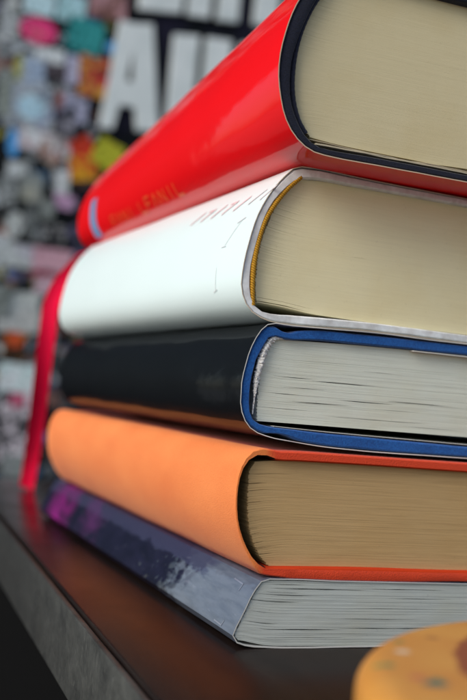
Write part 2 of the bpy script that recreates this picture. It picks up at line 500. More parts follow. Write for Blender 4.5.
# ---- black jacketed blue book --------------------------------------------
def black_book():
    Y0, Y1 = .250, .470
    base = (.118, Y0, -.0105)
    t = thing('hardcover_book', base, 'blue hardback in a torn glossy black jacket, third from the top', 'book', R_(-.4), 'books in the stack')
    jack = [(300, 23.0), (176, 22.9), (139, 22.5), (125, 22.1), (118.5, 21.8), (113.4, 21.7), (111.4, 20.9), (109.3, 18.0), (107.6, 14.0), (106.6, 9.3), (106.1, 6.1), (106.0, 2.3), (106.5, -2.0), (107.8, -5.0), (110.2, -7.3), (114.8, -8.9), (122, -9.8), (131, -10.6), (142.7, -10.9), (180, -10.7), (300, -10.8)]
    jo = catmull(jack, 160); ji = offset_path(jo, -.24)
    sweep('dust_jacket', jo, ji, yspan(Y0, Y1, 44), [M['black_film'], M['jacket_white_paper'], M['jacket_white_paper']], t, base, warp=.28, warp_len=.022, jit=.7, jit_len=.009, seed=9.2)
    cout = [(300, 22.6), (176, 22.3), (139, 21.7), (126, 21.2), (121, 20.4), (118.0, 19.5), (115.4, 20.4), (113.4, 21.2), (111.8, 20.4), (109.8, 17.8), (108.1, 13.8), (107.1, 9.2), (106.6, 6.1), (106.5, 2.3), (107.0, -1.8), (108.2, -4.6), (110.4, -6.8), (114.0, -8.2), (117.0, -8.0), (120.5, -8.2), (124, -9.3), (131, -10.1), (142.7, -10.4), (180, -10.2), (300, -10.3)]
    cin = [(300, 19.8), (176, 19.6), (139.5, 18.8), (126, 18.4), (121.8, 18.0), (118.6, 17.7), (116.0, 18.0), (113.8, 18.3), (112.6, 16.6), (111.3, 14.2), (110.1, 11.6), (109.5, 8.8), (109.1, 5.8), (109.0, 2.3), (109.3, -1.2), (109.9, -3.6), (111.2, -5.2), (114.0, -6.0), (117.2, -6.3), (120.6, -6.4), (124, -6.5), (131, -6.7), (142.5, -6.8), (180, -7.2), (300, -7.4)]
    co, ci = catmull(cout, 170), catmull(cin, 170)
    sweep('cover', co, ci, yspan(Y0 + .0006, Y1 - .0004, 24), [M['blue_cloth']] * 3, t, base, rnd=1.0, jit=.35, seed=11.0)
    dy = .0024
    left = deeper([(111.4, -5.0), (111.0, -1), (110.9, 3), (111.1, 7.5), (111.9, 12.0), (113.0, 15.6), (114.6, 17.6)], Y0, dy)
    zb = deeper([(105, -4.9), (115, -4.9), (142, -4.7), (179, -4.4), (300, -4.2)], Y0, dy)
    zt = deeper([(105, 17.2), (118, 17.6), (139.5, 18.5), (176, 19.4), (300, 19.6)], Y0, dy)
    N = 84
    gaps = [(22, 131, 9, .26), (21, 155, 6, .16), (30, 163, 10, .30), (44, 138, 11, .34), (46, 122, 7, .18), (36, 126, 8, .16), (10, 150, 16, .18), (6, 168, 10, .14), (58, 150, 7, .12), (27, 146, 9, .30), (29, 120, 5, .2), (14, 120, 9, .12)]
    text_block('text_block', left, zb, zt, 292, Y0 + dy, Y1 - .003, N, gaps, M['white_pages'], t, base, jit=.07, wav=.09, seed=5.5)
    # torn white spine lining between cover and pages
    c = catmull(deeper([(109.9, -3.2), (110.0, 1), (110.15, 6), (110.9, 11.0), (112.2, 15.2), (114.6, 17.9), (117.2, 17.8)], Y0, dy - .0006), 140)
    P = [(p.x * MM, Y0 + dy - .0006 + .0003 * nz(i * .31, 2.0), p.y * MM) for i, p in enumerate(c)]
    def rf(i, k):
        s = i / 139
        w = .26 + 1.0 * max(0, math.sin(min(1, max(0, (s - .18) / .82)) * math.pi)) ** .7
        return MM * w * (.75 + .5 * nz(i * .33, k * .9, 1.0) + .3 * nz(i * 1.1, k * 2.1, 4.0))
    tube('spine_lining', P, .4 * MM, M['fuzz'], t, base, 10, rf)
    # pale endpaper on the lower board
    eo = catmull(deeper([(116.5, -5.95), (130, -6.25), (160, -6.45), (200, -6.6), (292, -6.7)], Y0, .0012), 50)
    sweep('endpaper', eo, offset_path(eo, .14), yspan(Y0 + .0010, Y1 - .004, 4), [M['jacket_white_paper']] * 3, t, base, jit=.3, jit_len=.008, seed=12)
    # folded white flap edge of the jacket under the upper board
    eo = catmull(deeper([(158, 18.95), (175, 19.15), (230, 19.3), (292, 19.4)], Y0, .0004), 30)
    sweep('jacket_flap', eo, offset_path(eo, .26), yspan(Y0 + .0002, Y1 - .004, 4), [M['jacket_white_paper']] * 3, t, base, jit=.25, jit_len=.008, seed=13)
    return t

# ---- orange book ----------------------------------------------------------
def orange_book():
    Y0, Y1 = .247, .484
    base = (.1156, Y0, -.0462)
    t = thing('hardcover_book', base, 'orange cloth hardback with faded spine and browned pages, below the black jacketed book', 'book', R_(-.3), 'books in the stack')
    out = [(300, -11.6), (177, -11.8), (141, -12), (122, -12.2), (116.5, -12.4), (113.0, -11.9), (109.6, -13.0), (107.0, -16.8), (106.0, -21.6), (106.0, -27.1), (107.1, -32.7), (109.4, -37.9), (112.6, -42.6), (115.4, -45.4), (119, -45.8), (181, -46.0), (300, -46.1)]
    inn = [(300, -14.4), (178, -14.5), (141.4, -14.6), (122, -14.9), (116.6, -15.0), (113.2, -14.0), (110.1, -14.6), (107.7, -17.5), (106.6, -22.0), (106.6, -27.1), (107.7, -32.5), (110.0, -37.4), (113.2, -41.6), (116.6, -43.4), (120, -43.3), (181, -42.9), (300, -42.8)]
    co, ci = catmull(out, 150), catmull(inn, 150)
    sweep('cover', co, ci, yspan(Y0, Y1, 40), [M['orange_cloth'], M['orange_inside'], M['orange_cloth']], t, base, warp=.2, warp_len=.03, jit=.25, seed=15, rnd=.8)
    dy = .0022
    left = deeper([(117.4, -43.1), (114.6, -40.4), (112.2, -36.8), (110.4, -31.8), (109.5, -26.0), (109.2, -21.0), (109.4, -17.8), (110.6, -15.7)], Y0, dy)
    zb = deeper([(105, -43.0), (118, -43.2), (181, -42.75), (300, -42.65)], Y0, dy)
    zt = deeper([(105, -15.2), (114, -14.9), (122, -14.8), (141, -14.5), (178, -14.4), (300, -14.3)], Y0, dy)
    gaps = [(84, 116, 7, .16), (76, 111.5, 4, .2), (70, 111.5, 6, .12), (38, 111, 3.5, .2), (33, 112, 3.5, .22), (25, 113.5, 3, .18), (20, 115, 4, .2), (14, 116, 3, .2), (60, 112, 3, .1)]
    text_block('text_block', left, zb, zt, 292, Y0 + dy, Y1 - .003, 96, gaps, M['tan_pages'], t, base, jit=.045, wav=.05, seed=8.1)
    return t

# ---- paperback ------------------------------------------------------------
def navy_sheen_cover_mat():
    """navy cover print with a sky reflection painted slate at the near end, magenta art at the far end, clear film."""
    m = mat('navy paperback print and painted reflection', (.02, .025, .06), rough=.4, spec=.1, coat=.9, coat_rough=.035); t = NT(m); t.b.inputs['Coat IOR'].default_value = 1.38
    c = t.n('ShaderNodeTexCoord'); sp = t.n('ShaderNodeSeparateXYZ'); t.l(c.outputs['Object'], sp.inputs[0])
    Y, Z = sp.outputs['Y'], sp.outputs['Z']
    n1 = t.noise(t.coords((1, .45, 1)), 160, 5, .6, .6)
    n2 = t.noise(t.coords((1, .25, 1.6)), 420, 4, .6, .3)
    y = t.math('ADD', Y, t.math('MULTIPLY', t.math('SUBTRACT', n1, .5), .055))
    slate = t.maprange(y, .054, .047)  # mask of the sky reflection painted into the near end
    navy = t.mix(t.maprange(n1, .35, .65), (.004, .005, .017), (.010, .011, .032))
    refl_col = t.mix(t.maprange(n2, .4, .7), (.105, .130, .175), (.07, .09, .13))
    col = t.mix(slate, navy, refl_col)
    # dark ragged figure inside the painted reflection
    yy = t.math('ADD', Y, t.math('MULTIPLY', t.math('SUBTRACT', n1, .5), .03))
    inz = t.math('MULTIPLY', t.maprange(t.math('ADD', Z, t.math('MULTIPLY', t.math('SUBTRACT', n2, .5), .006)), .0125, .0135), t.maprange(yy, .028, .034))
    col = t.mix(t.math('MULTIPLY', inz, .85), col, (.035, .04, .085))
    # magenta art
    n3 = t.noise(t.coords((1, .6, 1), loc=(2, 5, 1)), 95, 4, .6, .5)
    mg = t.math('MULTIPLY', t.maprange(t.math('ABSOLUTE', t.math('SUBTRACT', Y, .212)), .026, .004), t.maprange(n3, .36, .58))
    col = t.mix(mg, col, (.22, .012, .17))
    mg2 = t.math('MULTIPLY', t.maprange(t.math('ABSOLUTE', t.math('SUBTRACT', Y, .160)), .022, .003), t.maprange(n3, .42, .62))
    col = t.mix(t.math('MULTIPLY', mg2, .6), col, (.12, .03, .14))
    sp2 = t.maprange(t.noise(t.coords((1, .3, 1)), 500, 3, .6), .66, .72)
    col = t.mix(t.math('MULTIPLY', sp2, .16), col, (.30, .33, .42))
    t.base(col)
    t.bump(t.noise(t.coords((1, .4, 1)), 110, 3), .35, .0012)
    t.l(t.b.inputs['Normal'].links[0].from_socket, t.b.inputs['Coat Normal'])
    return m

def paperback():
    Y0, Y1 = .246, .492
    base = (.1158, Y0, -.0642)
    t = thing('paperback_book', base, 'thick paperback with slanted navy spine and painted slate reflection, lying on the dark shelf', 'book', R_(-.2), 'books in the stack')
    out = [(300, -46.3), (181, -46.25), (140, -46.2), (119, -46.15), (115.9, -46.3), (113.4, -49.2), (111.3, -53.9), (109.7, -57.6), (108.4, -60.6), (108.3, -61.6), (109.5, -62.9), (113, -64.0), (117.2, -64.3), (144, -64.3), (300, -64.3)]
    jo = catmull(out, 150); ji = offset_path(jo, -.30)
    sweep('cover', jo, ji, yspan(Y0, Y1, 40), [navy_sheen_cover_mat(), M['slate_inside'], M['slate_inside']], t, base, warp=.12, warp_len=.03, jit=.2, seed=19)
    dy = .0004
    left = [(110.4, -62.4), (109.1, -61.3), (110.0, -58.6), (111.8, -54.4), (113.9, -49.9), (116.0, -46.7)]
    zb = [(109, -62.4), (110.4, -62.6), (113, -63.45), (117.2, -63.9), (144, -63.95), (300, -63.95)]
    zt = [(105, -46.7), (181, -46.6), (300, -46.6)]
    gaps = [(42, 133, 15, .40), (37, 124, 10, .30), (39, 122, 6, .22), (34, 128, 14, .14), (32, 120, 8, .30), (12, 128, 13, .42), (16, 116, 5, .30), (24, 116, 4, .14), (20, 150, 16, .22), (28, 158, 16, .20), (9, 138, 18, .16), (6, 130, 14, .2), (13, 158, 20, .34), (43, 160, 14, .3), (45, 124, 7, .2), (4, 118, 6, .16), (36, 165, 12, .2)]
    text_block('text_block', left, zb, zt, 292, Y0 + dy, Y1 - .002, 48, gaps, M['grey_pages'], t, base, jit=.10, wav=.10, seed=2.9)
    # bracket-shaped corner marks printed at the foot of the spine
    f = spine_strip([tuple(p) for p in jo], base, .10)
    ink = mat('pale mark ink', (.16, .18, .24), rough=.4, coat=1, coat_rough=.1)
    segs = [((.2535, -49.2), (.2600, -48.9), .35), ((.2535, -49.2), (.2540, -51.0), .35), ((.2540, -59.0), (.2545, -60.4), .35), ((.2545, -60.4), (.2600, -60.2), .35)]
    strokes('spine_marks', segs, f, ink, t, base)
    return t

red_book(); white_book(); black_book(); orange_book(); paperback()

# ------------------------------------------------------------------ ribbon
def ribbon():
    pts = [(.1300, .512, .0695), (.1262, .520, .0668), (.1216, .528, .0597), (.1178, .535, .0525), (.1156, .541, .0440), (.1160, .549, .0255), (.1182, .563, -.0018), (.1222, .584, -.0310), (.1252, .602, -.0520), (.1262, .610, -.0638)]
    P = catmull(pts, 60)
    base = (P[-1].x, P[-1].y, -.0645)
    m = mat('crimson satin ribbon', (.90, .003, .055), rough=.4, spec=.2, sheen=.05); t = NT(m)
    t.bump(t.noise(t.coords((4, 1, .3)), 1500, 3), .3, .0003)
    verts, faces = [], []
    n = len(P)
    for i, p in enumerate(P):
        tg = (P[min(i + 1, n - 1)] - P[max(i - 1, 0)]).normalized()
        a = .55 + .38 * math.sin(i * .14)
        side = Vector((math.cos(a), -math.sin(a) * .6, 0)); side = (side - tg * side.dot(tg)).normalized()
        nr = tg.cross(side).normalized()
        for u in (-1, -.5, 0, .5, 1):
            q = p + side * u * .0046 + nr * .0009 * (u * u)
            verts.append(tuple(q - nr * .0003)); verts.append(tuple(q + nr * .0003))
    k = 10
    for i in range(n - 1):
        for j in range(4):
            a = i * k + j * 2
            faces.append((a, a + 2, a + k + 2, a + k)); faces.append((a + 1, a + 3, a + k + 3, a + k + 1))
        for j in (0, 4):
            a = i * k + j * 2
            faces.append((a, a + 1, a + k + 1, a + k))
    for i in (0, n - 1):
        for j in range(4):
            a = i * k + j * 2
            faces.append((a, a + 1, a + 3, a + 2))
    o = mesh_obj('ribbon', verts, faces, m, None, base, smooth=50)
    tag(o, 'crimson ribbon hanging from under the red book down to the shelf', 'ribbon')
ribbon()

# ------------------------------------------------------------------ shelf
TZ = -.0645
def shelf():
    th = math.atan2(.0877 - .0732, .4773 - .2062)       # the front edge runs nearly parallel with the spines
    ox, oy = .0732, .2062
    base = (ox, oy, -OZ)
    t = thing('display_shelf', base, 'dark lacquered shelf with worn grey metal edge under the books', 'shelf')
    def P(u, v, z): # u along the edge (away), v to the right
        return (ox + u * math.sin(th) + v * math.cos(th), oy + u * math.cos(th) - v * math.sin(th), z)
    top = mat('dark lacquered shelf top', (.012, .008, .007), rough=.24, spec=.5); k = NT(top); k.b.inputs['IOR'].default_value = 1.24; k.b.inputs['Specular Tint'].default_value = (1, .42, .28, 1)
    n1 = k.noise(k.coords((1, .25, 1)), 90, 5, .65); n2 = k.noise(k.coords(), 1800, 3, .6); n3 = k.noise(k.coords(), 30, 5, .6)
    k.base(k.mix(k.maprange(k.noise(k.coords(loc=(1, 2, 0)), 2300, 2, .5), .70, .76, 0, .5), k.mix(k.maprange(n1, .35, .7), (.006, .004, .004), (.014, .009, .007)), (.16, .15, .14)))
    k.rough(k.maprange(n3, .35, .7, .15, .26)); k.bump(k.math('ADD', n2, k.math('MULTIPLY', n1, .5)), .16, .0005)
    met = mat('worn grey metal edge', (.12, .125, .115), rough=.5, spec=.3, metal=.2); k = NT(met)
    a = k.noise(k.coords((1, .6, 1)), 120, 6, .7); b = k.noise(k.coords((1, 1, .4)), 900, 5, .7); c = k.noise(k.coords(), 40, 4, .6)
    col = k.mix(k.maprange(a, .35, .7), (.026, .028, .026), (.085, .09, .082))
    col = k.mix(k.maprange(b, .55, .72, 0, .28), col, (.24, .25, .23))
    col = k.mix(k.maprange(c, .55, .75, 0, .6), col, (.035, .035, .03))
    # light falloff painted in: the strip darkens towards its far end
    cc = k.n('ShaderNodeTexCoord'); sx = k.n('ShaderNodeSeparateXYZ'); k.l(cc.outputs['Object'], sx.inputs[0])
    yy = k.math('ADD', sx.outputs['Y'], k.math('MULTIPLY', k.math('SUBTRACT', a, .5), .10))
    col = k.mix(k.maprange(yy, .0, .20, .0, .75), col, (.022, .023, .022))
    k.base(col); k.rough(k.maprange(b, .35, .7, .38, .65)); k.bump(b, .2, .0004)
    blk = mat('black panel for shade', (.003, .003, .003), rough=.8, spec=.04); k = NT(blk)
    k.bump(k.noise(k.coords(), 300, 4), .2, .0006)
    def slab(name, u0, u1, v0, v1, z0, z1, m, bev=.0006, seg=2):
        bm = bmesh.new()
        vs = [bm.verts.new(Vector(P(u, v, z)) - Vector(base)) for u in (u0, u1) for v in (v0, v1) for z in (z0, z1)]
        for q in ((0, 1, 3, 2), (4, 5, 7, 6), (0, 1, 5, 4), (2, 3, 7, 6), (0, 2, 6, 4), (1, 3, 7, 5)): bm.faces.new([vs[i] for i in q])
        bmesh.ops.recalc_face_normals(bm, faces=bm.faces)
        bmesh.ops.bevel(bm, geom=list(bm.edges), offset=bev, segments=seg, affect='EDGES', profile=.5)
        me = bpy.data.meshes.new(name); bm.to_mesh(me); bm.free(); me.materials.append(m)
        for p in me.polygons: p.use_smooth = True
        me.set_sharp_from_angle(angle=R_(30))
        o = bpy.data.objects.new(name, me); COL.objects.link(o); o.parent = t
        return o
    slab('shelf_top', -.16, .46, .0016, .62, TZ - .022, TZ, top, .0008)
    slab('edge_strip', -.161, .461, -.0008, .0012, TZ - .0245, TZ - .0012, met, .0005)
    slab('shade_body', -.15, .45, .006, .61, -OZ, TZ - .0225, blk, .001)  # added black body, stands in for the deep shade under the shelf
shelf()

# ------------------------------------------------------------------ round tin
def tin():
    cx, cy, r, zt = .1495, .11225, .0711, -.0405
    base = (cx, cy, TZ)
    t = thing('round_tin', base, 'round yellow tin with green specks and brown centre in the near corner of the shelf', 'tin')
    def lathe(name, prof, m, n=96):
        verts, faces = [], []
        for (rr, z) in prof:
            for k in range(n):
                a = 2 * math.pi * k / n
                verts.append((cx + rr * math.cos(a), cy + rr * math.sin(a), z))
        for i in range(len(prof) - 1):
            for k in range(n):
                faces.append((i*n + k, i*n + (k+1) % n, (i+1)*n + (k+1) % n, (i+1)*n + k))
        faces.append(tuple(range(n))); faces.append(tuple((len(prof)-1)*n + k for k in range(n)))
        return mesh_obj(name, verts, faces, m, t, base, smooth=40)
    m = mat('yellow painted lid', (.62, .27, .04), rough=.45, spec=.3, coat=.12, coat_rough=.25); k = NT(m)
    c = k.n('ShaderNodeTexCoord'); ln = k.n('ShaderNodeVectorMath', operation='LENGTH')
    mp = k.n('ShaderNodeMapping'); mp.inputs['Scale'].default_value = (1, 1, 0); k.l(c.outputs['Object'], mp.inputs['Vector'])
    k.l(mp.outputs['Vector'], ln.inputs[0]); rad = ln.outputs['Value']
    col = k.mix(k.maprange(k.noise(k.coords(), 60, 4), .35, .7), (.58, .265, .05), (.50, .185, .03))
    def specks(scale, th, colr, seed):
        nonlocal col
        v = k.n('ShaderNodeTexVoronoi', feature='F1'); v.inputs['Scale'].default_value = scale
        k.l(k.coords((1, 1, .01), loc=(seed, seed * .7, 0)), v.inputs['Vector'])
        sep = k.n('ShaderNodeSeparateColor'); k.l(v.outputs['Color'], sep.inputs[0])
        d = k.math('ADD', v.outputs['Distance'], k.math('MULTIPLY', k.math('SUBTRACT', k.noise(k.coords(), 500, 3), .5), .16))
        f = k.math('MULTIPLY', k.maprange(d, th, th * .75), k.math('GREATER_THAN', sep.outputs['Red'], .45))
        col = k.mix(f, col, colr)
    nn = k.noise(k.coords(), 260, 3); n5 = k.noise(k.coords(), 700, 3)
    def spot(px, py, rr, colr, soft=.8, amt=1.0, wob=.004):
        nonlocal col
        d = k.n('ShaderNodeVectorMath', operation='DISTANCE')
        k.l(mp.outputs['Vector'], d.inputs[0]); d.inputs[1].default_value = (px - cx, py - cy, 0)
        dd = k.math('ADD', d.outputs['Value'], k.math('MULTIPLY', k.math('SUBTRACT', nn, .5), wob))
        col = k.mix(k.math('MULTIPLY', k.maprange(dd, rr, rr * soft), amt), col, colr)
    SP = [(.0937, .1337, .0026, (.012, .10, .10)), (.0950, .1350, .0016, (.03, .16, .08)), (.0921, .1450, .0017, (.05, .18, .07)), (.0906, .1457, .0013, (.10, .22, .06)),
          (.0927, .1372, .0019, (.46, .12, .06)), (.0997, .1529, .0018, (.62, .50, .36)), (.1119, .1619, .0016, (.32, .12, .03)), (.1035, .1600, .0012, (.05, .18, .07))]
    rs = random.Random(11)
    for q in range(13):
        an = R_(-160 + q * 17.5); rad_ = .0640 + rs.uniform(-.002, .004)
        SP.append((cx + rad_ * math.cos(an), cy + rad_ * math.sin(an), rs.uniform(.0013, .0025), rs.choice([(.012, .10, .10), (.05, .18, .07), (.46, .12, .06), (.62, .50, .36)])))
    for (px, py, rr, colr) in SP:
        spot(px, py, rr, colr, .45, .92, .0016)
    spot(.1535, .1180, .0556, (.24, .052, .016), .985, 1.0, .003)
    k.base(col); k.bump(k.noise(k.coords(), 240, 4), .2, .0006)
    rim = mat('greenish tin side', (.30, .36, .31), rough=.35, spec=.5, metal=.2)
    lathe('tin_base', [(r - .0025, TZ), (r - .001, TZ + .0008), (r - .001, TZ + .0085)], rim)
    prof = [(r - .0006, TZ + .0075), (r, TZ + .0082), (r, zt - .0045)]
    for i in range(1, 9):
        a = math.pi / 2 * i / 8
        prof.append((r - .0055 * (1 - math.cos(a)), zt - .0045 + .0042 * math.sin(a)))
    prof += [(r - .012, zt), (.0485, zt + .0002), (.02, zt + .0003), (.002, zt + .0003)]
    lathe('tin_lid', prof, m)
tin()

# ------------------------------------------------------------------ board with stickers
BY = 1.5
def board():
    base = (.60, BY + .005, -OZ)
    t = thing('notice_board', base, 'black board with big white capital letters, plastered with stickers, behind the books', 'board')
    m = mat('black board', (.010, .012, .016), rough=.8, spec=.06); k = NT(m)
    # scraps and residue of torn-off papers, thick on the left, thin around the letters
    c0 = k.mix(k.maprange(k.noise(k.coords(), 9, 5, .6), .45, .7), (.006, .008, .010), (.022, .020, .042))
    cc = k.n('ShaderNodeTexCoord'); sx = k.n('ShaderNodeSeparateXYZ'); k.l(cc.outputs['Object'], sx.inputs[0])
    lim = k.math('MULTIPLY', k.maprange(sx.outputs['X'], -.22, -.27, .0, 1), k.maprange(sx.outputs['X'], -.455, -.425, .0, 1))
    vor = k.n('ShaderNodeTexVoronoi', feature='F1'); vor.inputs['Scale'].default_value = 46; k.l(k.coords((1, .1, 1.25), rot=(0, .2, 0)), vor.inputs['Vector'])
    sc = k.n('ShaderNodeSeparateColor'); k.l(vor.outputs['Color'], sc.inputs[0])
    scrap = k.ramp(sc.outputs['Red'], [(0, (.006, .007, .008)), (.47, (.06, .07, .07)), (.52, (.22, .25, .26)), (.62, (.58, .64, .68)), (.72, (.16, .15, .24)), (.79, (.40, .22, .18)), (.84, (.04, .16, .34)), (.88, (.36, .34, .06)), (.92, (.70, .75, .75))], 'CONSTANT')
    scrap = k.mix(k.maprange(k.noise(k.coords(), 90, 4, .6), .45, .56, 0, .9), scrap, (.012, .014, .016))
    k.base(k.mix(lim, c0, scrap))
    bm = bmesh.new()
    bmesh.ops.create_cube(bm, size=1, matrix=Matrix.Translation((0, .011, 1.42)) @ Matrix.Diagonal((1.9, .02, 2.70, 1)))  # panel extended beyond view, its added extent darkens reflections in the glossy spines
    bmesh.ops.bevel(bm, geom=list(bm.edges), offset=.003, segments=2, affect='EDGES')
    me = bpy.data.meshes.new('panel'); bm.to_mesh(me); bm.free(); me.materials.append(m)
    o = bpy.data.objects.new('panel', me); COL.objects.link(o); o.parent = t
    # two posts carry the board
    for x in (-.8, .8):
        bm = bmesh.new()
        bmesh.ops.create_cube(bm, size=1, matrix=Matrix.Translation((x, .046, 1.4)) @ Matrix.Diagonal((.05, .05, 2.8, 1)))
        bmesh.ops.bevel(bm, geom=list(bm.edges), offset=.004, segments=2, affect='EDGES')
        me = bpy.data.meshes.new('post'); bm.to_mesh(me); bm.free(); me.materials.append(m)
        o = bpy.data.objects.new('post', me); COL.objects.link(o); o.parent = t
    w = mat('white sign lettering', (.60, .66, .66), rough=.6, spec=.15); k = NT(w)
    k.base(k.mix(k.maprange(k.noise(k.coords(), 30, 4), .35, .7), (.66, .72, .72), (.54, .61, .61)))
    def letter(polys):
        """extruded letter from closed outlines (x,z) in metres; several solids of one letter, butted."""
        verts, faces = [], []
        for poly in polys:
            b = len(verts); n = len(poly)
            for yy in (BY - .003, BY + .0045):
                for (x, z) in poly: verts.append((x, yy, z))
            faces.append(tuple(b + i for i in range(n))); faces.append(tuple(b + n + i for i in range(n)))
            for i in range(n): faces.append((b + i, b + (i+1) % n, b + n + (i+1) % n, b + n + i))
        mesh_obj('letter', verts, faces, w, t, base, smooth=0)
    # A
    letter([[(.362, .392), (.383, .393), (.390, .432), (.399, .432), (.399, .470), (.396, .470), (.402, .520), (.402, .5605), (.378, .5605)],
            [(.4021, .5605), (.4021, .520), (.409, .470), (.4065, .470), (.4065, .432), (.4145, .432), (.421, .398), (.4555, .402), (.4300, .566)],
            [(.3991, .432), (.4064, .432), (.4064, .470), (.3991, .470)]])
    # U
    letter([[(.466, .559), (.466, .43), (.478, .403), (.507, .403), (.507, .565)], [(.520, .566), (.520, .403), (.545, .403), (.562, .43), (.562, .570)], [(.5071, .403), (.5199, .403), (.5199, .425), (.5071, .425)]])
    # row above: feet of the letters
    letter([[(.405, .585), (.445, .590), (.445, .74), (.405, .735)], [(.4451, .700), (.474, .700), (.474, .742), (.4451, .740)], [(.4451, .590), (.474, .595), (.474, .64), (.4451, .64)]])
    letter([[(.484, .594), (.521, .598), (.521, .745), (.484, .742)]])
    letter([[(.534, .598), (.569, .602), (.569, .748), (.534, .746)], [(.5691, .70), (.597, .70), (.597, .75), (.5691, .748)], [(.5971, .606), (.638, .610), (.638, .753), (.5971, .75)]])
    letter([[(.655, .600), (.690, .604), (.690, .755), (.655, .753)]])
    letter([[(.580, .420), (.620, .420), (.620, .572), (.580, .570)]])
board()

def print_mat(i, cols, scale, rough=.5):
    m = mat('printed paper', cols[0], rough=.6, spec=.12); t = NT(m)
    f = t.noise(t.coords((1, 1, 1), loc=(i * 1.37, i * .71, i * 2.3)), scale, 3, .55, .8)
    st = [(0.0, cols[0])]
    n = len(cols)
    for k in range(1, n): st.append((.40 + .24 * k / n, cols[k]))
    c = t.ramp(f, st, 'CONSTANT' if i % 2 else 'LINEAR')
    g = t.noise(t.coords((1, 1, 1.6), loc=(i * 2.1, i, i * .4)), 115, 4, .65)
    dark = tuple(v * .12 for v in cols[-1])
    c = t.mix(t.maprange(g, .54, .60, 0, .85), c, dark)
    c = t.mix(t.maprange(g, .40, .35, 0, .55), c, tuple(min(.8, v * 1.3 + .10) for v in cols[0]))
    t.base(c)
    return m

W, G, LG, K = (.62, .68, .70), (.22, .25, .24), (.42, .46, .46), (.012, .013, .016)
CY, LAV, PK = (.42, .66, .74), (.36, .38, .52), (.60, .36, .44)
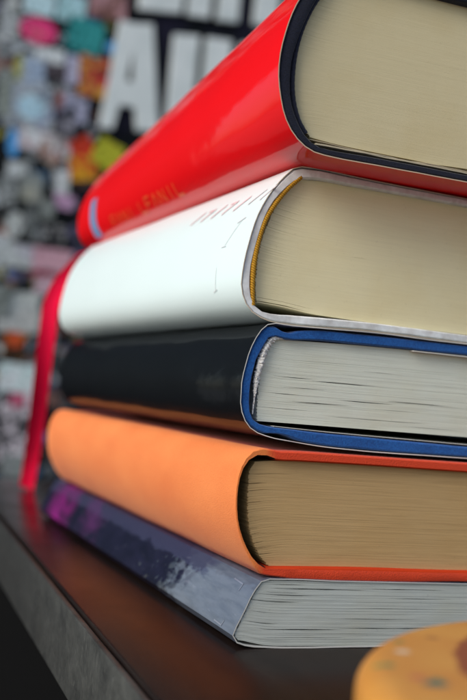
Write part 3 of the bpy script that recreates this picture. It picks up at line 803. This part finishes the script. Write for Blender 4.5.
# x, z, width, height, tilt, shape, name, category, label, colours, pattern scale
PIECES = [
 (.255, .560, .044, .036, 2, 'r', 'flyer', 'flyer', 'pale cyan flyer at the top left of the board', [CY, (.5, .72, .78)], 30),
 (.303, .562, .042, .042, -2, 'r', 'flyer', 'flyer', 'pale cyan flyer above the teal poster', [(.36, .62, .66), CY], 30),
 (.357, .580, .060, .040, 4, 'r', 'photo_print', 'photo', 'brownish pink photo at the top beside the letters', [(.34, .14, .12), (.42, .24, .26), (.20, .10, .09)], 30),
 (.257, .518, .056, .040, -4, 'e', 'sticker', 'sticker', 'magenta oval sticker with peach centre', [(.72, .05, .20), (.70, .20, .20)], 25),
 (.327, .523, .058, .056, -6, 'r', 'poster', 'poster', 'teal green poster left of the letter A', [(.010, .17, .17), (.04, .32, .32), (.005, .07, .08)], 35),
 (.371, .517, .022, .018, 0, 'e', 'sticker', 'sticker', 'small bright blue sticker touching the letter A', [(.06, .30, .62), (.16, .42, .70)], 40),
 (.214, .520, .028, .050, 3, 'r', 'clipping', 'clipping', 'lavender grey clipping at the upper left edge', [LAV, LG, G], 40),
 (.234, .456, .014, .040, -12, 'r', 'paper_strip', 'paper strip', 'narrow yellow green paper strip', [(.50, .50, .10), (.36, .38, .12)], 40),
 (.278, .484, .044, .022, 3, 'r', 'card', 'card', 'small white card under the magenta oval sticker', [(.66, .72, .70), W], 40),
 (.258, .457, .038, .044, -3, 'r', 'clipping', 'clipping', 'blue grey clipping beside the yellow green strip', [(.32, .42, .56), LG, (.24, .30, .40)], 35),
 (.292, .461, .040, .026, 5, 'r', 'photo_print', 'photo', 'nearly black photo under the white card', [K, (.04, .035, .04), (.12, .10, .12)], 50),
 (.349, .466, .052, .062, -2, 'r', 'leaflet', 'leaflet', 'orange and red leaflet with brown blots beside the letter A', [(.50, .24, .05), (.42, .012, .03), (.12, .08, .03)], 45),
 (.314, .470, .018, .044, 2, 'r', 'clipping', 'clipping', 'slim lavender clipping beside the orange and red leaflet', [LAV, (.46, .46, .60)], 40),
 (.254, .404, .074, .066, 2, 'r', 'clipping', 'clipping', 'large blue grey clipping behind the sky blue oval', [(.30, .36, .46), LG, (.22, .27, .33)], 30),
 (.258, .402, .040, .036, -3, 'e', 'sticker', 'sticker', 'sky blue oval sticker on the large blue grey clipping', [(.30, .54, .70), (.44, .66, .78)], 30),
 (.299, .420, .014, .026, 6, 'r', 'paper_strip', 'paper strip', 'small rust brown paper strip', [(.28, .08, .05), (.14, .05, .04)], 50),
 (.322, .413, .038, .042, -5, 'r', 'clipping', 'clipping', 'pale lilac clipping under the orange and red leaflet', [(.46, .45, .56), LAV, K], 40),
 (.217, .416, .022, .070, 0, 'r', 'clipping', 'clipping', 'grey green clipping at the middle left edge', [(.24, .28, .25), G], 30),
 (.237, .344, .017, .043, 4, 'e', 'sticker', 'sticker', 'vivid blue oval sticker', [(.03, .28, .72), (.10, .36, .74)], 20),
 (.272, .354, .058, .030, -3, 'r', 'card', 'card', 'white and pink card beside the vivid blue oval', [(.52, .52, .56), (.54, .40, .42), W], 40),
 (.293, .339, .036, .026, -24, 'r', 'paper_strip', 'paper strip', 'tan paper strip overlapping the white and pink card', [(.42, .24, .15), (.30, .20, .17)], 40),
 (.313, .354, .017, .042, 3, 'r', 'paper_strip', 'paper strip', 'upright pinkish grey paper strip', [(.42, .36, .38), LG], 40),
 (.342, .351, .034, .042, 32, 'r', 'sticker', 'sticker', 'tilted red sticker above the amber one', [(.66, .012, .015), (.60, .05, .02)], 20),
 (.344, .325, .042, .036, 12, 'r', 'sticker', 'sticker', 'amber sticker with red blot above the red book', [(.62, .30, .02), (.55, .10, .02)], 30),
 (.379, .352, .044, .044, -22, 'r', 'sticker', 'sticker', 'yellow green sticker below the letter A', [(.32, .40, .03), (.42, .42, .03)], 25),
 (.247, .306, .030, .024, 4, 'r', 'card', 'card', 'pale grey card below the vivid blue oval', [(.54, .60, .62), LG], 40),
 (.269, .284, .034, .042, -3, 'r', 'photo_print', 'photo', 'grey green photo with pale patches', [(.24, .28, .22), (.36, .36, .30), G], 40),
 (.313, .298, .024, .034, 6, 'r', 'card', 'card', 'upright white card above the rose sticker', [(.56, .60, .62), LG], 40),
 (.321, .270, .032, .022, -4, 'r', 'sticker', 'sticker', 'small rose sticker touching the red book', [(.58, .20, .32), (.46, .30, .46)], 50),
 (.252, .225, .024, .040, -5, 'e', 'sticker', 'sticker', 'upright pale grey oval sticker', [(.50, .54, .52), LG], 40),
 (.243, .180, .034, .034, 2, 'r', 'card', 'card', 'white card at the left edge below the upright oval', [(.58, .68, .74), LG], 30),
 (.273, .180, .030, .034, -4, 'r', 'clipping', 'clipping', 'grey lavender clipping left of the pink card', [(.42, .42, .48), LG], 40),
 (.312, .181, .058, .034, -1, 'r', 'card', 'card', 'wide dusty pink card beside the ribbon', [(.60, .36, .43), (.54, .32, .38)], 20),
 (.304, .158, .044, .007, -3, 'r', 'tape_strip', 'tape', 'thin dark red tape under the wide pink card', [(.20, .008, .03), (.26, .012, .04)], 20),
 (.306, .142, .034, .026, 3, 'r', 'card', 'card', 'small pale pink card under the dark red tape', [(.56, .38, .44), (.50, .36, .42)], 30),
 (.302, .218, .048, .028, 3, 'r', 'photo_print', 'photo', 'dull grey photo above the wide pink card', [(.16, .17, .17), (.30, .30, .30), K], 60),
 (.253, .152, .014, .014, 0, 'e', 'sticker', 'sticker', 'tiny dull blue round sticker', [(.10, .16, .34), (.14, .20, .40)], 30),
 (.278, .113, .040, .030, 8, 'r', 'clipping', 'clipping', 'small light grey clipping with torn edge', [(.46, .50, .48), LG], 40),
 (.271, .085, .064, .034, 3, 'r', 'card', 'card', 'wide light grey card above the orange round sticker', [(.52, .54, .52), (.44, .46, .45)], 30),
 (.270, .048, .034, .042, 0, 'r', 'photo_print', 'photo', 'dark brown photo with amber lower edge', [(.035, .018, .010), (.30, .14, .02)], 25),
 (.268, .058, .026, .024, 0, 'e', 'sticker', 'sticker', 'orange round sticker on the dark brown photo', [(.56, .09, .02), (.46, .07, .02)], 25),
 (.280, .000, .058, .046, -2, 'r', 'card', 'card', 'pale aqua card below the dark brown photo', [(.54, .68, .68), W], 30),
 (.282, -.070, .048, .104, 1, 'r', 'poster', 'poster', 'tall pale pink poster with black spots left of the ribbon', [(.52, .44, .48), (.60, .56, .60), K], 55),
 (.282, -.030, .022, .020, 9, 'r', 'sticker', 'sticker', 'rose red sticker on the tall pale pink poster', [(.50, .10, .18), (.44, .16, .22)], 40),
 (.288, -.126, .040, .034, -2, 'r', 'clipping', 'clipping', 'grey violet clipping just above the shelf', [(.30, .29, .34), G], 40),
 (.236, .270, .024, .050, 2, 'r', 'clipping', 'clipping', 'smoky grey clipping left of the grey green photo', [(.22, .25, .25), (.34, .37, .37), K], 60),
 (.296, .254, .022, .034, -6, 'r', 'photo_print', 'photo', 'black and grey photo left of the rose sticker', [K, (.10, .11, .10), G], 70),
 (.273, .235, .018, .050, 5, 'r', 'clipping', 'clipping', 'charcoal clipping right of the upright oval', [(.07, .08, .08), (.18, .20, .20)], 70),
 (.240, .112, .036, .046, -3, 'r', 'clipping', 'clipping', 'ash grey clipping at the left edge above the wide grey card', [(.30, .33, .32), G, (.10, .12, .11)], 50),
 (.309, .378, .030, .024, 4, 'r', 'clipping', 'clipping', 'charcoal and lilac clipping above the pinkish strip', [(.10, .10, .12), (.30, .30, .36)], 60),
 (.312, .085, .022, .040, 2, 'r', 'clipping', 'clipping', 'slim lilac clipping right of the wide grey card', [(.34, .32, .38), G], 40),
]
def pieces():
    for i, (x, z, w, h, tilt, shp, name, cat, label, cols, sc) in enumerate(PIECES):
        y = BY - .0012 - .0016 * (i % 9) - (.0008 if shp == 'e' else 0)
        # later pieces lie over earlier ones
        y = BY + .0030 - .00022 * i
        rr = random.Random(i)
        if shp == 'e':
            out = [(w / 2 * math.cos(a), h / 2 * math.sin(a)) for a in [2 * math.pi * k / 28 for k in range(28)]]
        else:
            out = []
            c = [(-w/2, -h/2), (w/2, -h/2), (w/2, h/2), (-w/2, h/2)]
            for k in range(4):
                a, b = Vector(c[k]), Vector(c[(k + 1) % 4])
                for s in range(5):
                    q = a.lerp(b, s / 5)
                    out.append((q.x + rr.uniform(-.0007, .0007), q.y + rr.uniform(-.0007, .0007)))
        ca, sa = math.cos(R_(tilt)), math.sin(R_(tilt))
        base = (x, y, z)
        n = len(out)
        verts = []
        # slightly curled sheet: a centre point ring raised off the board
        for yy in (-.0001, .0001):
            for (a, b) in out:
                verts.append((x + a * ca - b * sa, y + yy - .0010 * abs(a / w) , z + a * sa + b * ca))
        verts.append((x, y - .0001, z)); verts.append((x, y + .0001, z))
        faces = []
        for k in range(n):
            j = (k + 1) % n
            faces.append((k, j, 2 * n)); faces.append((n + k, n + j, 2 * n + 1)); faces.append((k, j, n + j, n + k))
        o = mesh_obj(name, verts, faces, print_mat(i, cols, sc), None, base, smooth=30)
        tag(o, label, cat, 'papers and stickers on the board')
pieces()

# ------------------------------------------------------------------ pavement
def ground():
    m = mat('stone pavement', (.24, .235, .225), rough=.85, spec=.2); t = NT(m)
    br = t.n('ShaderNodeTexBrick'); br.inputs['Scale'].default_value = 1.6; br.inputs['Mortar Size'].default_value = .012
    br.inputs['Color1'].default_value = (.25, .245, .235, 1); br.inputs['Color2'].default_value = (.20, .198, .19, 1); br.inputs['Mortar'].default_value = (.09, .088, .08, 1)
    t.l(t.coords(), br.inputs['Vector'])
    t.base(t.mix(t.maprange(t.noise(t.coords(), 6, 6, .65), .35, .75, 0, .5), br.outputs['Color'], (.14, .138, .13)))
    t.bump(t.noise(t.coords(), 160, 5), .3, .003)
    s = 300
    o = mesh_obj('pavement', [(-s, -s, -OZ), (s, -s, -OZ), (s, s, -OZ), (-s, s, -OZ)], [(0, 1, 2, 3)], m, None, (0, 0, -OZ), smooth=0)
    tag(o, kind='structure')
ground()

# ------------------------------------------------------------------ light
w = bpy.data.worlds.new('World'); S.world = w; w.use_nodes = True
nt = w.node_tree
sky = nt.nodes.new('ShaderNodeTexSky'); sky.sky_type = 'NISHITA'; sky.sun_disc = False
SUN_EL, SUN_AZ = R_(34), R_(-108)        # azimuth clockwise from +Y (away): the light falls from the left, a little from behind the camera
sky.sun_elevation = SUN_EL; sky.sun_rotation = SUN_AZ
sky.air_density = 1.0; sky.dust_density = 2.5; sky.ozone_density = 1.0
nt.links.new(sky.outputs['Color'], nt.nodes['Background'].inputs['Color'])
nt.nodes['Background'].inputs['Strength'].default_value = .12
sd = bpy.data.lights.new('sun', 'SUN'); sd.energy = 1.45; sd.angle = R_(35); sd.color = (1, .98, .95)
so = bpy.data.objects.new('sun', sd); COL.objects.link(so)
d = Vector((math.sin(SUN_AZ) * math.cos(SUN_EL), math.cos(SUN_AZ) * math.cos(SUN_EL), math.sin(SUN_EL)))
so.rotation_euler = d.to_track_quat('Z', 'Y').to_euler()
so.location = d * 5

# ------------------------------------------------------------------ camera
cd = bpy.data.cameras.new('camera'); cam = bpy.data.objects.new('camera', cd); COL.objects.link(cam)
right = Vector((.91911159, -.38253644, .09433854)); up = Vector((-.10583756, -.0090756, .99434202)); fwd = Vector((.37951587, .92389583, .04882821))
mw = Matrix((right, up, -fwd)).transposed().to_4x4(); mw.translation = (0, 0, OZ)
cam.matrix_world = mw
cd.sensor_fit = 'VERTICAL'; cd.sensor_height = 36; cd.lens = 36 * 1018 / 700
cd.clip_start = .01; cd.clip_end = 1000
cd.dof.use_dof = True; cd.dof.focus_distance = .275; cd.dof.aperture_fstop = cd.lens / 4.7
S.camera = cam

S.render.engine = 'CYCLES'
S.cycles.use_denoising = True
S.view_settings.view_transform = 'Standard'; S.view_settings.look = 'None'
S.view_settings.exposure = .46; S.view_settings.gamma = 1; S.view_settings.use_curve_mapping = False
